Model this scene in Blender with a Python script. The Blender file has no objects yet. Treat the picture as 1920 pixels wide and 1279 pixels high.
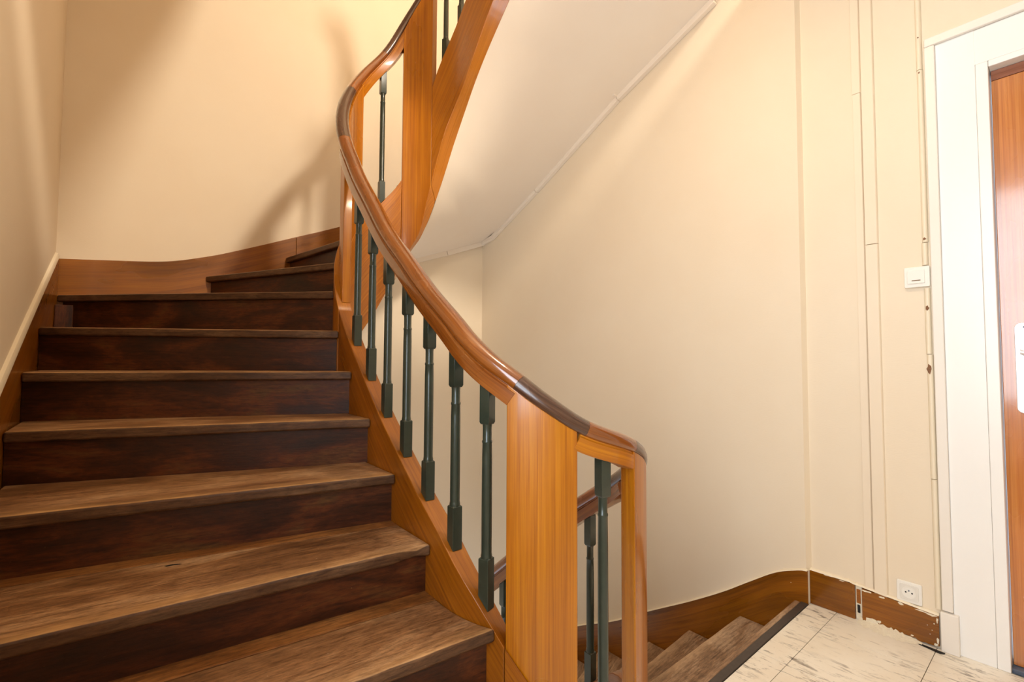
import bpy, bmesh, math, random
import numpy as np
from mathutils import Vector, Matrix

random.seed(7)
SC = bpy.context.scene
COL = SC.collection

# ------------------------------------------------------------------ camera
CAM_H = 1.06
F_PX, YAW, PIT, ROL = 873.078, math.radians(39.54), math.radians(2.39), math.radians(0.28)
cam_d = bpy.data.cameras.new('camera')
cam = bpy.data.objects.new('camera', cam_d)
COL.objects.link(cam)
fw = Vector((math.sin(YAW) * math.cos(PIT), math.cos(YAW) * math.cos(PIT), math.sin(PIT)))
rt = Vector((math.cos(YAW), -math.sin(YAW), 0))
up = rt.cross(fw)
r2 = rt * math.cos(ROL) + up * math.sin(ROL)
u2 = -rt * math.sin(ROL) + up * math.cos(ROL)
cam.matrix_world = Matrix(((r2.x, u2.x, -fw.x, 0), (r2.y, u2.y, -fw.y, 0), (r2.z, u2.z, -fw.z, CAM_H), (0, 0, 0, 1)))
cam_d.sensor_fit = 'HORIZONTAL'
cam_d.sensor_width = 36.0
cam_d.lens = F_PX / 1920 * 36.0
cam_d.clip_start = 0.02
SC.camera = cam

# ------------------------------------------------------------------ world, lights, exposure
W = bpy.data.worlds.new('world')
SC.world = W
W.use_nodes = True
W.node_tree.nodes['Background'].inputs[0].default_value = (0.75, 0.86, 1.0, 1)
W.node_tree.nodes['Background'].inputs[1].default_value = 1.0
SC.view_settings.view_transform = 'Standard'
SC.view_settings.look = 'None'
SC.view_settings.gamma = 1.0
SC.view_settings.use_curve_mapping = False
SC.view_settings.exposure = 0.52


def area(name, loc, target, sx, sy, power, color, shape='RECTANGLE'):
    d = bpy.data.lights.new(name, 'AREA')
    d.shape = shape
    d.size = sx
    if shape in ('RECTANGLE', 'ELLIPSE'):
        d.size_y = sy
    d.energy = power
    d.color = color
    o = bpy.data.objects.new(name, d)
    COL.objects.link(o)
    o.location = loc
    o.rotation_euler = (Vector(target) - Vector(loc)).to_track_quat('-Z', 'Y').to_euler()
    return o


# daylight through the landing window in the left wall, the landing lamp, the lamp one floor up
area('window_daylight', (-0.62, 0.02, 1.62), (2.0, 0.02, 1.45), 1.0, 1.7, 36, (0.80, 0.91, 1.0))
area('landing_lamp_light', (1.15, 0.70, 2.90), (1.15, 0.71, 0), 0.16, 0.16, 10, (1.0, 0.82, 0.58), 'DISK')
area('upper_landing_lamp_light', (1.75, -1.1, 4.6), (1.0, 2.6, 2.2), 0.35, 0.35, 88, (1.0, 0.89, 0.73), 'DISK')

# ------------------------------------------------------------------ materials


def lin(c):
    return tuple(((v / 255) / 12.92 if v / 255 <= 0.04045 else ((v / 255 + 0.055) / 1.055) ** 2.4) for v in c) + (1,)


class NT:
    def __init__(self, name, rough=0.5, spec=0.5, coat=0.0, coat_rough=0.1):
        self.m = bpy.data.materials.new(name)
        self.m.use_nodes = True
        self.t = self.m.node_tree
        self.b = self.t.nodes['Principled BSDF']
        self.b.inputs['Roughness'].default_value = rough
        self.b.inputs['Specular IOR Level'].default_value = spec
        self.b.inputs['Coat Weight'].default_value = coat
        self.b.inputs['Coat Roughness'].default_value = coat_rough

    def n(self, typ, **kw):
        nd = self.t.nodes.new(typ)
        for k, v in kw.items():
            if k.startswith('i_'):
                nd.inputs[k[2:].replace('_', ' ')].default_value = v
            else:
                setattr(nd, k, v)
        return nd

    def l(self, a, b):
        self.t.links.new(a, b)

    def coord(self, scale, kind='UV', rot=(0, 0, 0), loc=(0, 0, 0)):
        tc = self.n('ShaderNodeTexCoord')
        mp = self.n('ShaderNodeMapping')
        mp.inputs['Scale'].default_value = scale
        mp.inputs['Rotation'].default_value = rot
        mp.inputs['Location'].default_value = loc
        self.l(tc.outputs[kind], mp.inputs['Vector'])
        return mp.outputs[0]

    def noise(self, vec, scale=1.0, detail=5, rough=0.6, dist=0.0):
        nd = self.n('ShaderNodeTexNoise')
        nd.inputs['Scale'].default_value = scale
        nd.inputs['Detail'].default_value = detail
        nd.inputs['Roughness'].default_value = rough
        nd.inputs['Distortion'].default_value = dist
        self.l(vec, nd.inputs['Vector'])
        return nd.outputs['Fac']

    def ramp(self, fac, stops):
        r = self.n('ShaderNodeValToRGB')
        els = r.color_ramp.elements
        while len(els) < len(stops):
            els.new(0.5)
        for e, (p, c) in zip(els, stops):
            e.position = p
            e.color = c if len(c) == 4 else tuple(c) + (1,)
        self.l(fac, r.inputs[0])
        return r.outputs[0]

    def mix(self, fac, a, b, mode='MIX'):
        m = self.n('ShaderNodeMix', data_type='RGBA', blend_type=mode)
        for sock, val in ((0, fac), (6, a), (7, b)):
            if hasattr(val, 'links') or isinstance(val, bpy.types.NodeSocket):
                self.l(val, m.inputs[sock])
            else:
                m.inputs[sock].default_value = val
        return m.outputs[2]

    def bump(self, h, strength=0.2, dist=0.002):
        b = self.n('ShaderNodeBump')
        b.inputs['Strength'].default_value = strength
        b.inputs['Distance'].default_value = dist
        self.l(h, b.inputs['Height'])
        self.l(b.outputs[0], self.b.inputs['Normal'])

    def color(self, c):
        if isinstance(c, bpy.types.NodeSocket):
            self.l(c, self.b.inputs['Base Color'])
        else:
            self.b.inputs['Base Color'].default_value = c


G0, G1 = (0, 0, 0, 1), (1, 1, 1, 1)


def paint(name, c1, c2, rough=0.6, weave=True, bump=0.25, spec=0.35):
    """matt wall paint over a finely woven wallpaper"""
    k = NT(name, rough, spec)
    big = k.noise(k.coord((1, 1, 1), 'Object'), 1.3, 4, 0.6)
    k.color(k.mix(k.ramp(big, [(0.35, G0), (0.7, G1)]), lin(c1), lin(c2)))
    if weave:
        a = k.noise(k.coord((60, 60, 420), 'Object'), 1.0, 2, 0.5)
        k.bump(a, bump, 0.0012)
    else:
        a = k.noise(k.coord((1, 1, 1), 'Object'), 40, 4, 0.6)
        k.bump(a, bump * 0.6, 0.001)
    return k.m


def wood(name, dark, mid, light, su=2.2, sv=70, rough=0.35, coat=0.3, coat_rough=0.12, bump=0.15, blot=0.35,
         wear=None, dirt=None, spec=0.5):
    """grain runs along U; V is metres across (for treads: metres behind the nosing)"""
    k = NT(name, rough, spec, coat, coat_rough)
    info = k.n('ShaderNodeObjectInfo')
    add = k.n('ShaderNodeVectorMath', operation='ADD')
    tc = k.n('ShaderNodeTexCoord')
    comb = k.n('ShaderNodeCombineXYZ')
    mul = k.n('ShaderNodeMath', operation='MULTIPLY')
    mul.inputs[1].default_value = 37.0
    k.l(info.outputs['Random'], mul.inputs[0])
    k.l(mul.outputs[0], comb.inputs[0])
    k.l(mul.outputs[0], comb.inputs[1])
    k.l(tc.outputs['UV'], add.inputs[0])
    k.l(comb.outputs[0], add.inputs[1])

    def mp(s):
        m = k.n('ShaderNodeMapping')
        m.inputs['Scale'].default_value = s
        k.l(add.outputs[0], m.inputs['Vector'])
        return m.outputs[0]
    fine = k.noise(mp((su * 3, sv * 4, 1)), 1.0, 6, 0.65)
    grain = k.noise(mp((su, sv, 1)), 1.0, 5, 0.6, 0.6)
    blots = k.noise(mp((2.2, 5.0, 1)), 1.0, 3, 0.55)
    c = k.ramp(grain, [(0.33, lin(dark)), (0.5, lin(mid)), (0.67, lin(light))])
    c = k.mix(0.45, c, k.ramp(fine, [(0.3, lin(dark)), (0.7, lin(light))]), 'MIX')
    bl = k.ramp(blots, [(0.3, (1 - blot,) * 3), (0.65, (1, 1, 1))])
    c = k.mix(1.0, c, bl, 'MULTIPLY')
    if wear is not None:
        sep = k.n('ShaderNodeSeparateXYZ')
        k.l(tc.outputs['UV'], sep.inputs[0])
        wn = k.noise(mp((6, 12, 1)), 1.0, 6, 0.7)
        ab = k.n('ShaderNodeMath', operation='ABSOLUTE')
        k.l(sep.outputs[1], ab.inputs[0])
        ma2 = k.n('ShaderNodeMath', operation='MULTIPLY_ADD')
        k.l(wn, ma2.inputs[0])
        ma2.inputs[1].default_value = -0.030
        off = k.n('ShaderNodeMath', operation='ADD')
        k.l(ab.outputs[0], off.inputs[0])
        off.inputs[1].default_value = 0.0118
        k.l(off.outputs[0], ma2.inputs[2])
        face = k.ramp(sep.outputs[1], [(0.0, (0.50, 0.42, 0.36, 1)), (0.004, G1)])
        c = k.mix(1.0, c, face, 'MULTIPLY')
        edge = k.ramp(ma2.outputs[0], [(0.0, (0.8, 0.8, 0.8)), (0.004, G0)])
        c = k.mix(edge, c, lin(wear))
    if dirt is not None:
        dn = k.noise(mp((3, 4, 1)), 1.6, 6, 0.7)
        sp = k.noise(mp((30, 60, 1)), 1.0, 3, 0.7)
        c = k.mix(k.ramp(dn, [(0.45, G0), (0.75, (0.55,) * 3)]), c, lin(dirt))
        c = k.mix(k.ramp(sp, [(0.68, G0), (0.78, (0.5,) * 3)]), c, lin((150, 118, 88)))
    k.color(c)
    rr = k.ramp(blots, [(0.3, (max(rough - .1, .05),) * 3), (0.7, (min(rough + .14, 1),) * 3)])
    k.l(rr, k.b.inputs['Roughness'])
    k.bump(fine, bump, 0.0012)
    return k.m


def plain(name, c, rough=0.4, spec=0.5, coat=0.0, metal=0.0, vary=0.06, scale=30):
    k = NT(name, rough, spec, coat)
    f = k.noise(k.coord((1, 1, 1), 'Object'), scale, 4, 0.6)
    lo = lin(tuple(max(v * (1 - vary), 0) for v in c))
    hi = lin(tuple(min(v * (1 + vary), 255) for v in c))
    k.color(k.mix(f, lo, hi))
    k.b.inputs['Metallic'].default_value = metal
    k.bump(f, 0.08, 0.0008)
    return k.m


M = {}
M['wall'] = paint('cream_wallpaper_paint', (242, 226, 202), (239, 221, 195))
M['soffit'] = paint('pale_pink_plaster_paint', (250, 237, 221), (247, 232, 214), weave=False)
M['trim'] = paint('ivory_trim_paint', (244, 230, 205), (240, 225, 198), rough=0.42, weave=False, spec=0.45)
M['wall_trim'] = paint('cream_gloss_trim', (243, 227, 204), (240, 222, 197), rough=0.5, weave=False)
M['door_trim'] = paint('pale_grey_cream_trim', (246, 238, 228), (243, 234, 223), rough=0.4, weave=False)
M['white'] = paint('white_door_paint', (252, 249, 245), (250, 246, 241), rough=0.3, weave=False, spec=0.5)
M['ceiling'] = paint('white_ceiling_paint', (245, 238, 225), (240, 232, 218), weave=False)


def worn_wood(name, cols, tread=True, rough=0.5):
    """foot-worn boards: short mottled grain along U, V = metres behind the nosing arris (negative on the nose face)"""
    k = NT(name, rough, 0.35, 0.08, 0.35)
    tc = k.n('ShaderNodeTexCoord')
    info = k.n('ShaderNodeObjectInfo')
    mul = k.n('ShaderNodeMath', operation='MULTIPLY')
    mul.inputs[1].default_value = 53.0
    k.l(info.outputs['Random'], mul.inputs[0])
    cmb = k.n('ShaderNodeCombineXYZ')
    k.l(mul.outputs[0], cmb.inputs[0])
    k.l(mul.outputs[0], cmb.inputs[1])
    add = k.n('ShaderNodeVectorMath', operation='ADD')
    k.l(tc.outputs['UV'], add.inputs[0])
    k.l(cmb.outputs[0], add.inputs[1])

    def mp(u, v):
        m = k.n('ShaderNodeMapping')
        m.inputs['Scale'].default_value = (u, v, 1)
        k.l(add.outputs[0], m.inputs['Vector'])
        return m.outputs[0]
    cloud = k.noise(mp(2.6, 7), 1.0, 6, 0.62, 0.8)
    short = k.noise(mp(26, 130), 1.0, 6, 0.72, 0.4)
    longg = k.noise(mp(4, 95), 1.0, 4, 0.6, 0.5)
    c = k.ramp(cloud, [(0.30, lin(cols[0])), (0.47, lin(cols[1])), (0.56, lin(cols[2])), (0.70, lin(cols[3]))])
    c = k.mix(1.0, c, k.ramp(short, [(0.34, (0.55, 0.52, 0.5, 1)), (0.52, G1), (0.7, (1.35, 1.33, 1.3, 1))]), 'MULTIPLY')
    c = k.mix(1.0, c, k.ramp(longg, [(0.34, (0.62, 0.58, 0.54, 1)), (0.5, G1)]), 'MULTIPLY')
    spk = k.noise(mp(70, 90), 1.0, 3, 0.7)
    c = k.mix(k.ramp(spk, [(0.69, G0), (0.77, (0.6,) * 3)]), c, lin(cols[4]))
    gouge = k.noise(mp(9, 60), 1.0, 4, 0.7, 1.0)
    c = k.mix(k.ramp(gouge, [(0.24, (0.8,) * 3), (0.31, G0)]), c, lin(cols[5]))
    if tread:
        sep = k.n('ShaderNodeSeparateXYZ')
        k.l(tc.outputs['UV'], sep.inputs[0])
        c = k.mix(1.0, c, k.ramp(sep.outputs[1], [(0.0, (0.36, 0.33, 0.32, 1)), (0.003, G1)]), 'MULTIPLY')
        wn = k.noise(mp(5, 14), 1.0, 5, 0.7)
        # rubbed lighter just behind the arris, brightest on the arris itself
        g = k.ramp(sep.outputs[1], [(0.0, G0), (0.002, (0.75,) * 3), (0.010, (0.5,) * 3), (0.05, G0)])
        w2 = k.ramp(wn, [(0.36, (0.1,) * 3), (0.62, G1)])
        c = k.mix(k.mix(1.0, g, w2, 'MULTIPLY'), c, lin(cols[6]))
    k.color(c)
    k.l(k.ramp(cloud, [(0.3, (rough - .08,) * 3), (0.7, (rough + .15,) * 3)]), k.b.inputs['Roughness'])
    k.bump(short, 0.5, 0.0012)
    return k.m


M['tread'] = worn_wood('worn_oak_tread', ((104, 68, 38), (144, 101, 64), (168, 126, 86), (188, 150, 112), (220, 190, 154), (52, 30, 17), (216, 166, 106)))
M['riser'] = worn_wood('dark_worn_riser', ((40, 17, 4), (66, 29, 6), (92, 44, 11), (98, 64, 28), (142, 100, 62), (26, 11, 3), (0, 0, 0)), tread=False, rough=0.46)
M['strip'] = worn_wood('brown_back_strip', ((110, 64, 26), (136, 84, 38), (146, 94, 46), (156, 106, 58), (180, 134, 88), (70, 38, 14), (0, 0, 0)), tread=False)
M['tread_low'] = worn_wood('worn_oak_lower_tread', ((120, 90, 64), (150, 116, 86), (168, 136, 106), (184, 154, 124), (206, 180, 150), (90, 62, 40), (206, 170, 130)))
M['string'] = wood('orange_varnished_string', (124, 62, 3), (158, 86, 5), (184, 110, 14), su=2.0, sv=60, rough=0.35, coat=0.3,
                   coat_rough=0.13, bump=0.12, blot=0.28)
M['board'] = wood('honey_varnished_board', (152, 78, 3), (188, 108, 6), (210, 134, 16), su=1.2, sv=80, rough=0.32, coat=0.35,
                  coat_rough=0.1, bump=0.1, blot=0.18)
M['rail'] = wood('red_brown_handrail', (108, 50, 10), (146, 76, 20), (170, 98, 34), su=2.5, sv=90, rough=0.22, coat=1.0,
                 coat_rough=0.05, bump=0.1, blot=0.3)
M['rail_dark'] = wood('dark_brown_handrail', (58, 32, 22), (84, 50, 36), (124, 88, 66), su=6, sv=120, rough=0.25, coat=0.7,
                      coat_rough=0.1, bump=0.25, blot=0.5)
M['skirt'] = wood('brown_varnished_skirting', (118, 62, 2), (154, 88, 3), (172, 104, 8), su=1.6, sv=45, rough=0.3, coat=0.25,
                  coat_rough=0.12, bump=0.12, blot=0.4)
M['leaf'] = wood('varnished_door_leaf', (176, 92, 28), (204, 120, 46), (222, 144, 68), su=1.2, sv=120, rough=0.25, coat=1.0,
                 coat_rough=0.1, bump=0.12, blot=0.15)
M['leaf_dark'] = wood('brown_door_rail', (140, 74, 40), (164, 92, 56), (180, 110, 74), su=2, sv=60, rough=0.35, coat=0.3)
M['iron'] = plain('dark_green_painted_iron', (44, 54, 44), rough=0.3, coat=0.35, vary=0.15, scale=60)
M['plastic'] = plain('white_plastic', (246, 241, 232), rough=0.3, vary=0.01)
M['plastic_in'] = plain('ivory_plastic', (236, 230, 220), rough=0.35, vary=0.01)
M['dark'] = plain('dark_hole', (24, 22, 22), rough=0.7, vary=0.1)
M['indicator'] = plain('amber_window', (120, 86, 40), rough=0.3)
M['rust'] = plain('bare_brown_patch', (120, 84, 58), rough=0.8, vary=0.4, scale=300)
M['plaster'] = plain('crumbled_white_plaster', (238, 222, 198), rough=0.9, vary=0.1, scale=120)
M['rubber'] = plain('black_rubber_strip', (66, 56, 50), rough=0.5, vary=0.2, scale=50)
M['metal'] = plain('pale_metal', (236, 236, 238), rough=0.28, metal=0.35, vary=0.02)
M['slate'] = plain('blue_grey_sill', (92, 100, 116), rough=0.5, vary=0.15)
M['grout'] = plain('dark_tile_joint', (120, 100, 76), rough=0.8)


def tile_mat():
    k = NT('marbled_vinyl_tile', 0.38, 0.45, 0.1, 0.2)
    c0 = k.coord((1, 1, 1), 'Object')
    base = k.noise(c0, 5.0, 5, 0.6)
    col = k.mix(k.ramp(base, [(0.35, G0), (0.7, G1)]), lin((247, 238, 222)), lin((239, 226, 206)))
    st = k.noise(k.coord((44, 11, 1), 'Object', rot=(0, 0, 0.25)), 1.0, 6, 0.72, 0.6)
    area_m = k.noise(c0, 3.1, 3, 0.5)
    m1 = k.ramp(st, [(0.53, G0), (0.63, G1)])
    m2 = k.ramp(area_m, [(0.42, G0), (0.58, G1)])
    mm = k.mix(1.0, m1, m2, 'MULTIPLY')
    col = k.mix(k.mix(1.0, mm, (0.8, 0.8, 0.8, 1), 'MULTIPLY'), col, lin((104, 88, 74)))
    th = k.noise(k.coord((40, 11, 1), 'Object', rot=(0, 0, -0.2)), 1.0, 5, 0.75, 1.0)
    col = k.mix(k.ramp(th, [(0.60, G0), (0.70, (0.6,) * 3)]), col, lin((120, 98, 76)))
    k.color(col)
    return k.m


M['tile'] = tile_mat()

# ------------------------------------------------------------------ mesh helpers


def link(o, parent=None):
    COL.objects.link(o)
    if parent is not None:
        o.parent = parent
    return o


def tag(o, label=None, cat=None, group=None, kind=None):
    for k, v in (('label', label), ('category', cat), ('group', group), ('kind', kind)):
        if v:
            o[k] = v
    return o


def empty(name, label=None, cat=None, group=None, kind=None, loc=(0, 0, 0)):
    o = bpy.data.objects.new(name, None)
    o.empty_display_size = 0.1
    link(o)
    return tag(o, label, cat, group, kind)


def mesh(name, vs, fs, mat, parent=None, uvs=None, grain=None, smooth=False, bevel=0, seg=2, label=None):
    me = bpy.data.meshes.new(name)
    me.from_pydata([tuple(v) for v in vs], [], fs)
    me.validate()
    bm = bmesh.new()
    bm.from_mesh(me)
    bmesh.ops.recalc_face_normals(bm, faces=bm.faces)
    bm.to_mesh(me)
    bm.free()
    me.update()
    ul = me.uv_layers.new(name='UVMap')
    if uvs is not None:
        for lp in me.loops:
            ul.data[lp.index].uv = uvs[lp.vertex_index]
    else:
        g = Vector(grain or (1, 0, 0)).normalized()
        for p in me.polygons:
            c = p.normal.cross(g)
            if c.length < 0.3:
                a = Vector((0, 0, 1)) if abs(g.z) < 0.9 else Vector((1, 0, 0))
                e1 = g.cross(a).normalized()
                e2 = g.cross(e1)
            else:
                e1, e2 = g, c.normalized()
            for li in p.loop_indices:
                co = me.vertices[me.loops[li].vertex_index].co
                ul.data[li].uv = (co.dot(e1), co.dot(e2))
    if smooth:
        me.shade_smooth()
        me.set_sharp_from_angle(angle=math.radians(40))
    me.materials.append(mat)
    o = bpy.data.objects.new(name, me)
    link(o, parent)
    if bevel:
        b = o.modifiers.new('bevel', 'BEVEL')
        b.width = bevel
        b.segments = seg
        b.harden_normals = True
        b.limit_method = 'ANGLE'
        b.angle_limit = math.radians(40)
        if not smooth:
            me.shade_smooth()
            me.set_sharp_from_angle(angle=math.radians(40))
    if label:
        o['label'] = label
    return o


def boxv(a, b):
    (x0, y0, z0), (x1, y1, z1) = a, b
    v = [(x0, y0, z0), (x1, y0, z0), (x1, y1, z0), (x0, y1, z0), (x0, y0, z1), (x1, y0, z1), (x1, y1, z1), (x0, y1, z1)]
    f = [(0, 3, 2, 1), (4, 5, 6, 7), (0, 1, 5, 4), (1, 2, 6, 5), (2, 3, 7, 6), (3, 0, 4, 7)]
    return v, f


def box(name, a, b, mat, parent=None, grain=None, bevel=0, seg=2, label=None):
    v, f = boxv(a, b)
    return mesh(name, v, f, mat, parent, grain=grain, bevel=bevel, seg=seg, label=label)


def merge(parts):
    V, Fc = [], []
    for v, f in parts:
        n = len(V)
        V += list(v)
        Fc += [tuple(i + n for i in q) for q in f]
    return V, Fc


def prism(poly, z0, z1):
    """poly: list of (x, y); z0/z1 numbers or per-vertex lists"""
    n = len(poly)
    a = z0 if isinstance(z0, (list, tuple)) else [z0] * n
    b = z1 if isinstance(z1, (list, tuple)) else [z1] * n
    v = [(p[0], p[1], a[i]) for i, p in enumerate(poly)] + [(p[0], p[1], b[i]) for i, p in enumerate(poly)]
    f = [tuple(range(n))[::-1], tuple(range(n, 2 * n))]
    for i in range(n):
        j = (i + 1) % n
        f.append((i, j, n + j, n + i))
    return v, f


def loft(rings, closed=True, caps=True):
    V, Fc = [], []
    n = len(rings[0])
    for r in rings:
        V += [tuple(p) for p in r]
    for i in range(len(rings) - 1):
        for j in range(n if closed else n - 1):
            k = (j + 1) % n
            Fc.append((i * n + j, i * n + k, (i + 1) * n + k, (i + 1) * n + j))
    if caps:
        Fc.append(tuple(range(n))[::-1])
        Fc.append(tuple((len(rings) - 1) * n + j for j in range(n)))
    return V, Fc


def pchip(pts):
    x = np.array([p[0] for p in pts], float)
    y = np.array([p[1] for p in pts], float)
    h = np.diff(x)
    d = np.diff(y) / h
    m = np.zeros(len(x))
    m[0], m[-1] = d[0], d[-1]
    for i in range(1, len(x) - 1):
        if d[i - 1] * d[i] > 0:
            w1, w2 = 2 * h[i] + h[i - 1], h[i] + 2 * h[i - 1]
            m[i] = (w1 + w2) / (w1 / d[i - 1] + w2 / d[i])

    def fn(s):
        if s <= x[0]:
            return float(y[0] + m[0] * (s - x[0]))
        if s >= x[-1]:
            return float(y[-1] + m[-1] * (s - x[-1]))
        i = int(np.searchsorted(x, s) - 1)
        t = (s - x[i]) / h[i]
        return float((2 * t**3 - 3 * t**2 + 1) * y[i] + (t**3 - 2 * t**2 + t) * h[i] * m[i]
                     + (-2 * t**3 + 3 * t**2) * y[i + 1] + (t**3 - t**2) * h[i] * m[i + 1])
    return fn


# ------------------------------------------------------------------ room dimensions
XL, XR, YB = -0.291, 2.363, 3.232          # left wall, right wall, back wall
YE = 0.777                                 # landing edge
YN0 = -1.55                                # wall behind the camera
ZC = 2.98                                  # landing ceiling
ZTOP = 5.7

# ---- plan of the open well: distance d measured inward from the step side of the string
XC, A_, YF, BF, YN, BN = 1.037, 0.333, 2.036, 0.40, 1.136, 0.36


def well(u, d):
    u = u % 4
    if u < 1:
        return (XC - A_ + d, YN + (YF - YN) * u)
    if u < 2:
        t = math.pi * (u - 1) - math.pi / 2
        return (XC + (A_ - d) * math.sin(t), YF + (BF - d) * math.cos(t))
    if u < 3:
        return (XC + A_ - d, YF + (YN - YF) * (u - 2))
    t = math.pi / 2 - math.pi * (u - 3)
    return (XC + (A_ - d) * math.sin(t), YN - (BN - d) * math.cos(t))


_U = np.linspace(0, 4, 4001)
_P = np.array([well(u, 0.03) for u in _U])
_S = np.concatenate([[0], np.cumsum(np.hypot(*np.diff(_P, axis=0).T))])
LOOP = float(_S[-1])


def uof(s):
    return float(np.interp(s % LOOP, _S, _U))


def PT(s, d):
    return well(uof(s), d)


def tangent(s):
    a, b = PT(s - 0.004, 0.03), PT(s + 0.004, 0.03)
    v = Vector((b[0] - a[0], b[1] - a[1]))
    return v.normalized()


# heights along the well path (s grows upwards; s = 0 where the first straight begins)
ZB = pchip([(-2.1, -.43), (-1.59, .012), (-1.474, .109), (-1.065, .45), (-.857, .592), (-.66, .705), (-.54, .763), (-.36, .828), (-.24, .905),
            (-.18, .95), (-.092, 1.010), (.046, 1.116), (.197, 1.223), (.351, 1.348), (.504, 1.472), (.672, 1.641), (.837, 1.812),
            (1.0, 2.03), (1.278, 2.415), (1.381, 2.560), (1.514, 2.745), (1.64, 2.98), (1.8, 3.22), (2.0, 3.42), (2.4, 3.75), (2.8, 4.0)])
ST = pchip([(-2.1, -1.05), (-1.59, -.56), (-1.023, -.115), (-.85, .02), (-.40, .10), (-.30, .19), (-.195, .322), (-.1215, .418), (.006, .534), (.161, .636), (.312, .745), (.467, .862),
            (.615, .991), (.767, 1.130), (.86, 1.225), (.93, 1.31), (1.0, 1.42), (1.1, 1.55), (1.298, 1.780), (1.45, 1.931), (1.569, 2.088),
            (1.64, 2.27), (1.70, 2.46), (1.76, 2.634), (1.81, 2.723), (2.013, 2.946), (2.3, 3.2), (2.7, 3.5)])
SB = pchip([(-2.1, -1.45), (-1.023, -.52), (-.85, -.35), (-.4, -.28), (-.2, -.06), (0, .12), (.5, .46), (.9, .80), (1.1, 1.0), (1.291, 1.185), (1.391, 1.30), (1.53, 1.539), (1.61, 1.677),
            (1.665, 1.766), (1.722, 1.979), (1.842, 2.319), (2.015, 2.515), (2.25, 2.80), (2.7, 3.2)])
SBO = pchip([(-.4, -.3), (.0, .10), (.5, .44), (.9, .78), (1.1, .98), (1.291, 1.16), (1.391, 1.275), (1.53, 1.51), (1.61, 1.69), (1.68, 1.80),
             (1.762, 2.016), (1.86, 2.27), (1.962, 2.447), (2.307, 2.796), (2.7, 3.12)])

# ------------------------------------------------------------------ setting: walls, ceilings


def structure(o):
    o['kind'] = 'structure'
    return o


ZLOW = -2.2
# left wall with its window opening (outside the frame, beside the camera)
WY0, WY1, WZ0, WZ1 = -0.48, 0.52, 0.75, 2.45
structure(mesh('wall_left', *merge([
    boxv((XL - .2, YN0 - .2, ZLOW), (XL, WY0, ZTOP)), boxv((XL - .2, WY1, ZLOW), (XL, YB + .2, ZTOP)),
    boxv((XL - .2, WY0, ZLOW), (XL, WY1, WZ0)), boxv((XL - .2, WY0, WZ1), (XL, WY1, ZTOP))]), M['wall']))
win = structure(empty('window_1'))
box('sill', (XL - .2, WY0, WZ0), (XL + .03, WY1, WZ0 + .025), M['white'], win)
for nm, a, b in (('frame_post', (XL - .16, WY0, WZ0), (XL - .11, WY0 + .05, WZ1)), ('frame_post', (XL - .16, WY1 - .05, WZ0), (XL - .11, WY1, WZ1)),
                 ('frame_rail', (XL - .16, WY0, WZ1 - .05), (XL - .11, WY1, WZ1)), ('frame_post', (XL - .155, -.005, WZ0), (XL - .115, .045, WZ1))):
    box(nm, a, b, M['white'], win, bevel=.004)

structure(box('wall_back', (XL - .2, YB, ZLOW), (XR + .2, YB + .2, ZTOP), M['wall']))
structure(box('wall_near', (XL - .2, YN0 - .2, ZLOW), (XR + .2, YN0, ZTOP), M['wall']))

# right wall: a hair proud over the stairs, chamfered back to the landing plane at the door
DY0, DY1, DZ = -0.76, 0.172, 2.125
OY = 0.312                                 # door casing edge
XS_ = XR - 0.030
v1, f1 = prism([(XS_, YB + .2), (XS_, 0.784), (XR, 0.772), (XR, OY), (XR + .2, OY), (XR + .2, YB + .2)], ZLOW, ZTOP)
structure(mesh('wall_right', *merge([(v1, f1), boxv((XR, YN0 - .2, 2.279), (XR + .2, OY, ZTOP)),
                                     boxv((XR, YN0 - .2, ZLOW), (XR + .2, -0.90, 2.279)), boxv((XR, -0.9, ZLOW), (XR + .2, OY, -0.02))]), M['wall']))
structure(box('ceiling', (XL, YN0, ZC), (XR, YE, ZC + .1), M['ceiling']))
structure(box('ceiling', (XL, YN0, ZTOP), (XR, YB, ZTOP + .1), M['ceiling']))

# ------------------------------------------------------------------ landing floor
fl = structure(empty('floor'))
box('slab', (XL, YN0, -.25), (XR, YE - .002, -.004), M['grout'], fl)
xs = [2.148 + .335 * k for k in range(-8, 2)]
ys = [YE - .001, .677, .360, .036, -.29, -.62, -.95, -1.28, YN0]
for i in range(len(ys) - 1):
    for j in range(len(xs) - 1):
        x0, x1 = max(xs[j], XL), min(xs[j + 1], XR + (0.045 if DY0 < ys[i + 1] and ys[i] < DY1 else 0))
        if x1 - x0 < .01:
            continue
        e = .0009
        box('tile', (x0 + e, ys[i + 1] + e, -.004), (x1 - e, ys[i] - e, random.uniform(-.0003, .0003)), M['tile'], fl, bevel=.0006, seg=1)

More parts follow.
